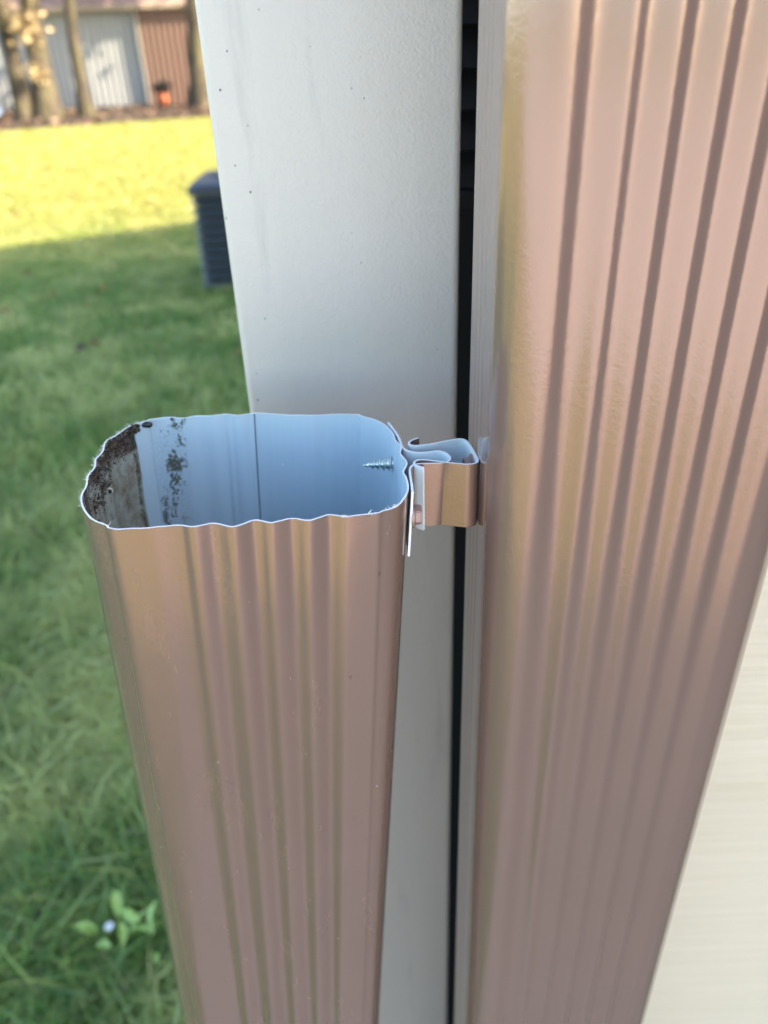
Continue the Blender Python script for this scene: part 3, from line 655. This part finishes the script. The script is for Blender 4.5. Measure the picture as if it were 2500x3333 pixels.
# orange pot and dark plant against the brown door
pot = thing('planter', 'round orange pot with a dark drooping plant in front of the brown shed door', 'planter', (-5.55, 24.75, 0))
bm = bmesh.new(); pr = [(q[0] * .72, q[1] * .72 + .05) for q in [(0.10, -.07), (0.17, 0.08), (0.21, 0.2), (0.20, 0.34), (0.17, 0.42), (0.19, 0.46), (0.16, 0.46), (0.14, 0.40)]]; rs = [[bm.verts.new((r * math.cos(a) - 5.72, r * math.sin(a) + 24.75, z + .02)) for a in np.linspace(0, 2 * math.pi, 20, endpoint=False)] for r, z in pr]
for a, b in zip(rs, rs[1:]):
    for i in range(20): bm.faces.new((a[i], a[(i + 1) % 20], b[(i + 1) % 20], b[i]))
bm.faces.new(rs[0][::-1]); bm.faces.new(rs[-1]); local(obj('pot', bm, simple('orange_glaze', (0.50, 0.15, 0.07), 0.5), smooth=True), pot)
bm = bmesh.new(); leaf_quads(bm, [(-5.70 + random.gauss(0, .11), 24.72 + random.gauss(0, .08), 0.46 + random.gauss(0, .08)) for _ in range(160)], 0.13, False); local(obj('foliage', bm, simple('dark_leaf', (0.012, 0.014, 0.01), 0.6)), pot)
# covered heap
heap = thing('covered_heap', 'pale blue sheeted heap at the far left edge beside the first trunk', 'tarpaulin', (-11.15, 23.3, 0))
bm = bmesh.new(); bmesh.ops.create_grid(bm, x_segments=40, y_segments=30, size=1.0)
for v in bm.verts:
    x, y = v.co.x, v.co.y; r = max(abs(x), abs(y)); h = 1.15 * (1 - max(0, (r - 0.62) / 0.38) ** 2.2) if r > .62 else 1.15
    v.co = Vector((-11.15 + x * 1.15, 23.3 + y * .8, max(0.02, h + 0.05 * math.sin(x * 9 + y * 4) + 0.03 * math.sin(y * 17))))
local(obj('sheet', bm, simple('blue_sheet', (0.20, 0.28, 0.42), 0.5, nscale=3, namp=0.15), smooth=True), heap)

# ------------------------------------------------------------ trees
t = NT('bark'); co = t.coord(); n1 = t.noise(t.scalev(co, 6, 6, 1.2), 1.0, 6, 0.7); n2 = t.noise(co, 2.2, 4)
c = t.ramp(n1, [(0.3, (0.02, 0.016, 0.010)), (0.5, (0.07, 0.055, 0.035)), (0.66, (0.16, 0.125, 0.08))])
c = t.mix(t.math('MULTIPLY', t.step(n2, 0.45, 0.65), 0.5), c, (0.09, 0.085, 0.03)); t.set(color=c, rough=0.9); t.bump(n1, 1.0, 0.05); M_bark = t.m
M_crown = leaf_mat('autumn_leaf', [(0, (0.10, 0.11, 0.03)), (0.3, (0.22, 0.16, 0.05)), (0.55, (0.07, 0.08, 0.02)), (0.75, (0.33, 0.22, 0.08))], 0.3)
M_ivy = leaf_mat('dry_twig_leaf', [(0, (0.42, 0.32, 0.17)), (0.35, (0.30, 0.22, 0.11)), (0.6, (0.55, 0.42, 0.24)), (0.85, (0.14, 0.10, 0.05))], 0.2)
def tree(x, y, r, h, label, seed, leanx=0.0, leaves=1300, clumps=()):
    rs = random.Random(seed); tr = thing('tree', label, 'tree', (x, y, 0), 'bare leaning trees along the far lawn edge')
    bm = bmesh.new(); n = 14; rings = []; K = 14
    for k in range(K + 1):
        s = k / K; rr = r * (1.0 - 0.6 * s) * (1 + 0.55 * math.exp(-s * 14)); cx_ = x + leanx * s * h + 0.12 * math.sin(s * 5 + seed); cy_ = y + 0.1 * math.sin(s * 4 + seed * 2)
        rings.append([bm.verts.new((cx_ + rr * (1 + 0.12 * math.sin(3 * a + seed) + rs.uniform(-.05, .05)) * math.cos(a), cy_ + rr * (1 + rs.uniform(-.06, .06)) * math.sin(a), s * h * 0.72 - 0.05)) for a in np.linspace(0, 2 * math.pi, n, endpoint=False)])
    for a, b in zip(rings, rings[1:]):
        for i in range(n): bm.faces.new((a[i], a[(i + 1) % n], b[(i + 1) % n], b[i]))
    tips = []
    for q in range(11):
        s = rs.uniform(0.42, 0.98); zb = s * h * 0.72; b0 = Vector((x + leanx * s * h, y, zb)); an = rs.uniform(0, 6.28); L = h * rs.uniform(.16, .34)
        d = Vector((math.cos(an), math.sin(an), rs.uniform(.5, 1.2))).normalized(); m_ = b0 + d * L * .5; e = m_ + (d + Vector((rs.gauss(0, .3), rs.gauss(0, .3), .3))).normalized() * L * .6
        rb = r * (1 - .6 * s) * .45; tube(bm, b0, m_, rb, rb * .65, 8, False); tube(bm, m_, e, rb * .65, rb * .2, 8, False); tips += [m_, e]
        for z_ in range(3):
            e2 = m_.lerp(e, rs.random()) ; f2 = e2 + Vector((rs.gauss(0, 1), rs.gauss(0, 1), rs.uniform(0, 1))).normalized() * L * .4; tube(bm, e2, f2, rb * .3, rb * .08, 6, False); tips.append(f2)
    local(obj('trunk', bm, M_bark, smooth=True), tr)
    bm = bmesh.new(); pts = []
    for q in range(leaves): c_ = rs.choice(tips); pts.append(c_ + Vector((rs.gauss(0, .55), rs.gauss(0, .55), rs.gauss(0, .45))))
    leaf_quads(bm, pts, 0.26, False); local(obj('crown', bm, M_crown), tr)
    for (dx, z_, sx_, n_) in clumps:
        bm = bmesh.new(); leaf_quads(bm, [(x + dx + rs.gauss(0, sx_), y - r - .1 + rs.gauss(0, .12), z_ + rs.gauss(0, sx_)) for _ in range(n_)], 0.14, False); struct(local(obj('dry_leaf_clump', bm, M_ivy), tr), 'stuff')
tree(-9.75, 21.2, 0.22, 9.0, 'dark trunk at the far left frame edge with dry twigs', 1, -0.01, clumps=((0.15, 1.35, .2, 150), (0.25, 0.9, .14, 90)))
tree(-8.64, 22.0, 0.20, 9.5, 'pale barked trunk between the blue heap and the thickest trunk', 2, 0.055)
tree(-7.98, 22.0, 0.27, 10.5, 'thickest trunk with a clump of sunlit dry leaves near eave height', 3, 0.07, clumps=((-.0, 2.0, .22, 200), (.1, 1.0, .10, 60)))
tree(-7.09, 22.4, 0.16, 8.5, 'slim dark mossy trunk nearest the middle of the white shed wall', 4, 0.03)
tree(-4.38, 24.0, 0.26, 9.5, 'dark olive trunk right of the brown shed door, beside the post', 5, 0.0)

hedge = thing('hedge', 'dark olive evergreen hedge beyond the brown end of the shed', 'hedge', (-1.5, 28, 0))
bm = bmesh.new(); leaf_quads(bm, [(random.uniform(-4.4, 2.5), 28 + random.gauss(0, .5), random.uniform(0, 4.6)) for _ in range(5200)], 0.32, False)
local(obj('foliage', bm, leaf_mat('evergreen_leaf', [(0, (0.035, 0.045, 0.015)), (0.4, (0.06, 0.06, 0.02)), (0.7, (0.10, 0.08, 0.035))], 0.1)), hedge)
for k in range(8):
    bm = bmesh.new(); tube(bm, (-4 + k * .85, 28.1, -.05), (-4 + k * .85 + random.uniform(-.1, .1), 28.1, 3.8), .09, .03, 8); local(obj('stem', bm, M_bark), hedge)

# ------------------------------------------------------------ weed in the near grass
weed = thing('weed', 'small bright green weed with a white flower beside the cut pipe', 'weed', (-0.50, 0.86, 0), None)
t = NT('weed_leaf'); t.set(color=t.mix(t.noise(t.coord(), 60, 3), (0.30, 0.50, 0.08), (0.62, 0.76, 0.24)), rough=0.4, spec=0.6)
M_weed = t.m
def wpt(px, py, z):
    v = M3 @ Vector((px - 829.5, -(py - 1106.0), -1681.0)); k = (z - CAM_H) / v.z; return Vector((v.x * k, v.y * k, z))
hub = Vector((-0.505, 0.85, 0.0))
leaves = [((-0.538, 0.885, 0.11), .014, 2.0), ((-0.530, 0.872, 0.10), .010, 2.2), ((-0.466, 0.862, 0.11), .013, 1.5), ((-0.462, 0.843, 0.108), .012, 1.9), ((-0.513, 0.832, 0.112), .013, -1.2), ((-0.545, 0.812, 0.10), .010, 2.8), ((-0.485, 0.836, 0.105), .013, -.1), ((-0.585, 0.850, 0.09), .013, 3.0), ((-0.510, 0.864, 0.108), .013, -.6), ((-0.449, 0.795, 0.09), .009, -1.4), ((-0.495, 0.850, 0.10), .012, .8), ((-0.476, 0.852, 0.09), .010, .3)]
bm = bmesh.new()
for (p, s, a) in leaves:
    tube(bm, hub + Vector((random.gauss(0, .004), random.gauss(0, .004), 0)), Vector(p), .0032, .0018, 6)
local(obj('stem', bm, simple('weed_stem', (0.25, 0.40, 0.07), 0.6)), weed)
for (p, s, a) in leaves:
    s *= 1.75; bm = bmesh.new(); m = Matrix.Translation(p) @ Matrix.Rotation(a, 4, 'Z') @ Matrix.Rotation(random.uniform(-.8, .8), 4, 'X') @ Matrix.Rotation(random.uniform(-.6, .6), 4, 'Y')
    ws = random.uniform(.55, 1.0); out = [(-1.1, 0), (-.6, .3 * ws), (0, .5 * ws), (.5, .5 * ws), (1.0, .22 * ws), (1.3, 0), (1.0, -.22 * ws), (.5, -.5 * ws), (0, -.5 * ws), (-.6, -.3 * ws)]
    c0 = bm.verts.new(m @ Vector((0, 0, -.08 * s))); vs = [bm.verts.new(m @ Vector((x_ * s, y_ * s, abs(y_) * .4 * s - x_ * x_ * .22 * s))) for x_, y_ in out]
    for i in range(len(vs)): bm.faces.new((c0, vs[i], vs[(i + 1) % len(vs)]))
    local(obj('leaf', bm, M_weed, smooth=True), weed)
bm = bmesh.new()
for k in range(6):
    a = k * 2 * math.pi / 6; bmesh.ops.create_icosphere(bm, subdivisions=2, radius=.0042, matrix=Matrix.Translation((-0.5365 + .0045 * math.cos(a), 0.836 + .0045 * math.sin(a), .118)) @ Matrix.Diagonal((1, 1, .5, 1)))
local(obj('flower', bm, simple('white_petal', (0.85, 0.85, 0.85), 0.5), smooth=True), weed)
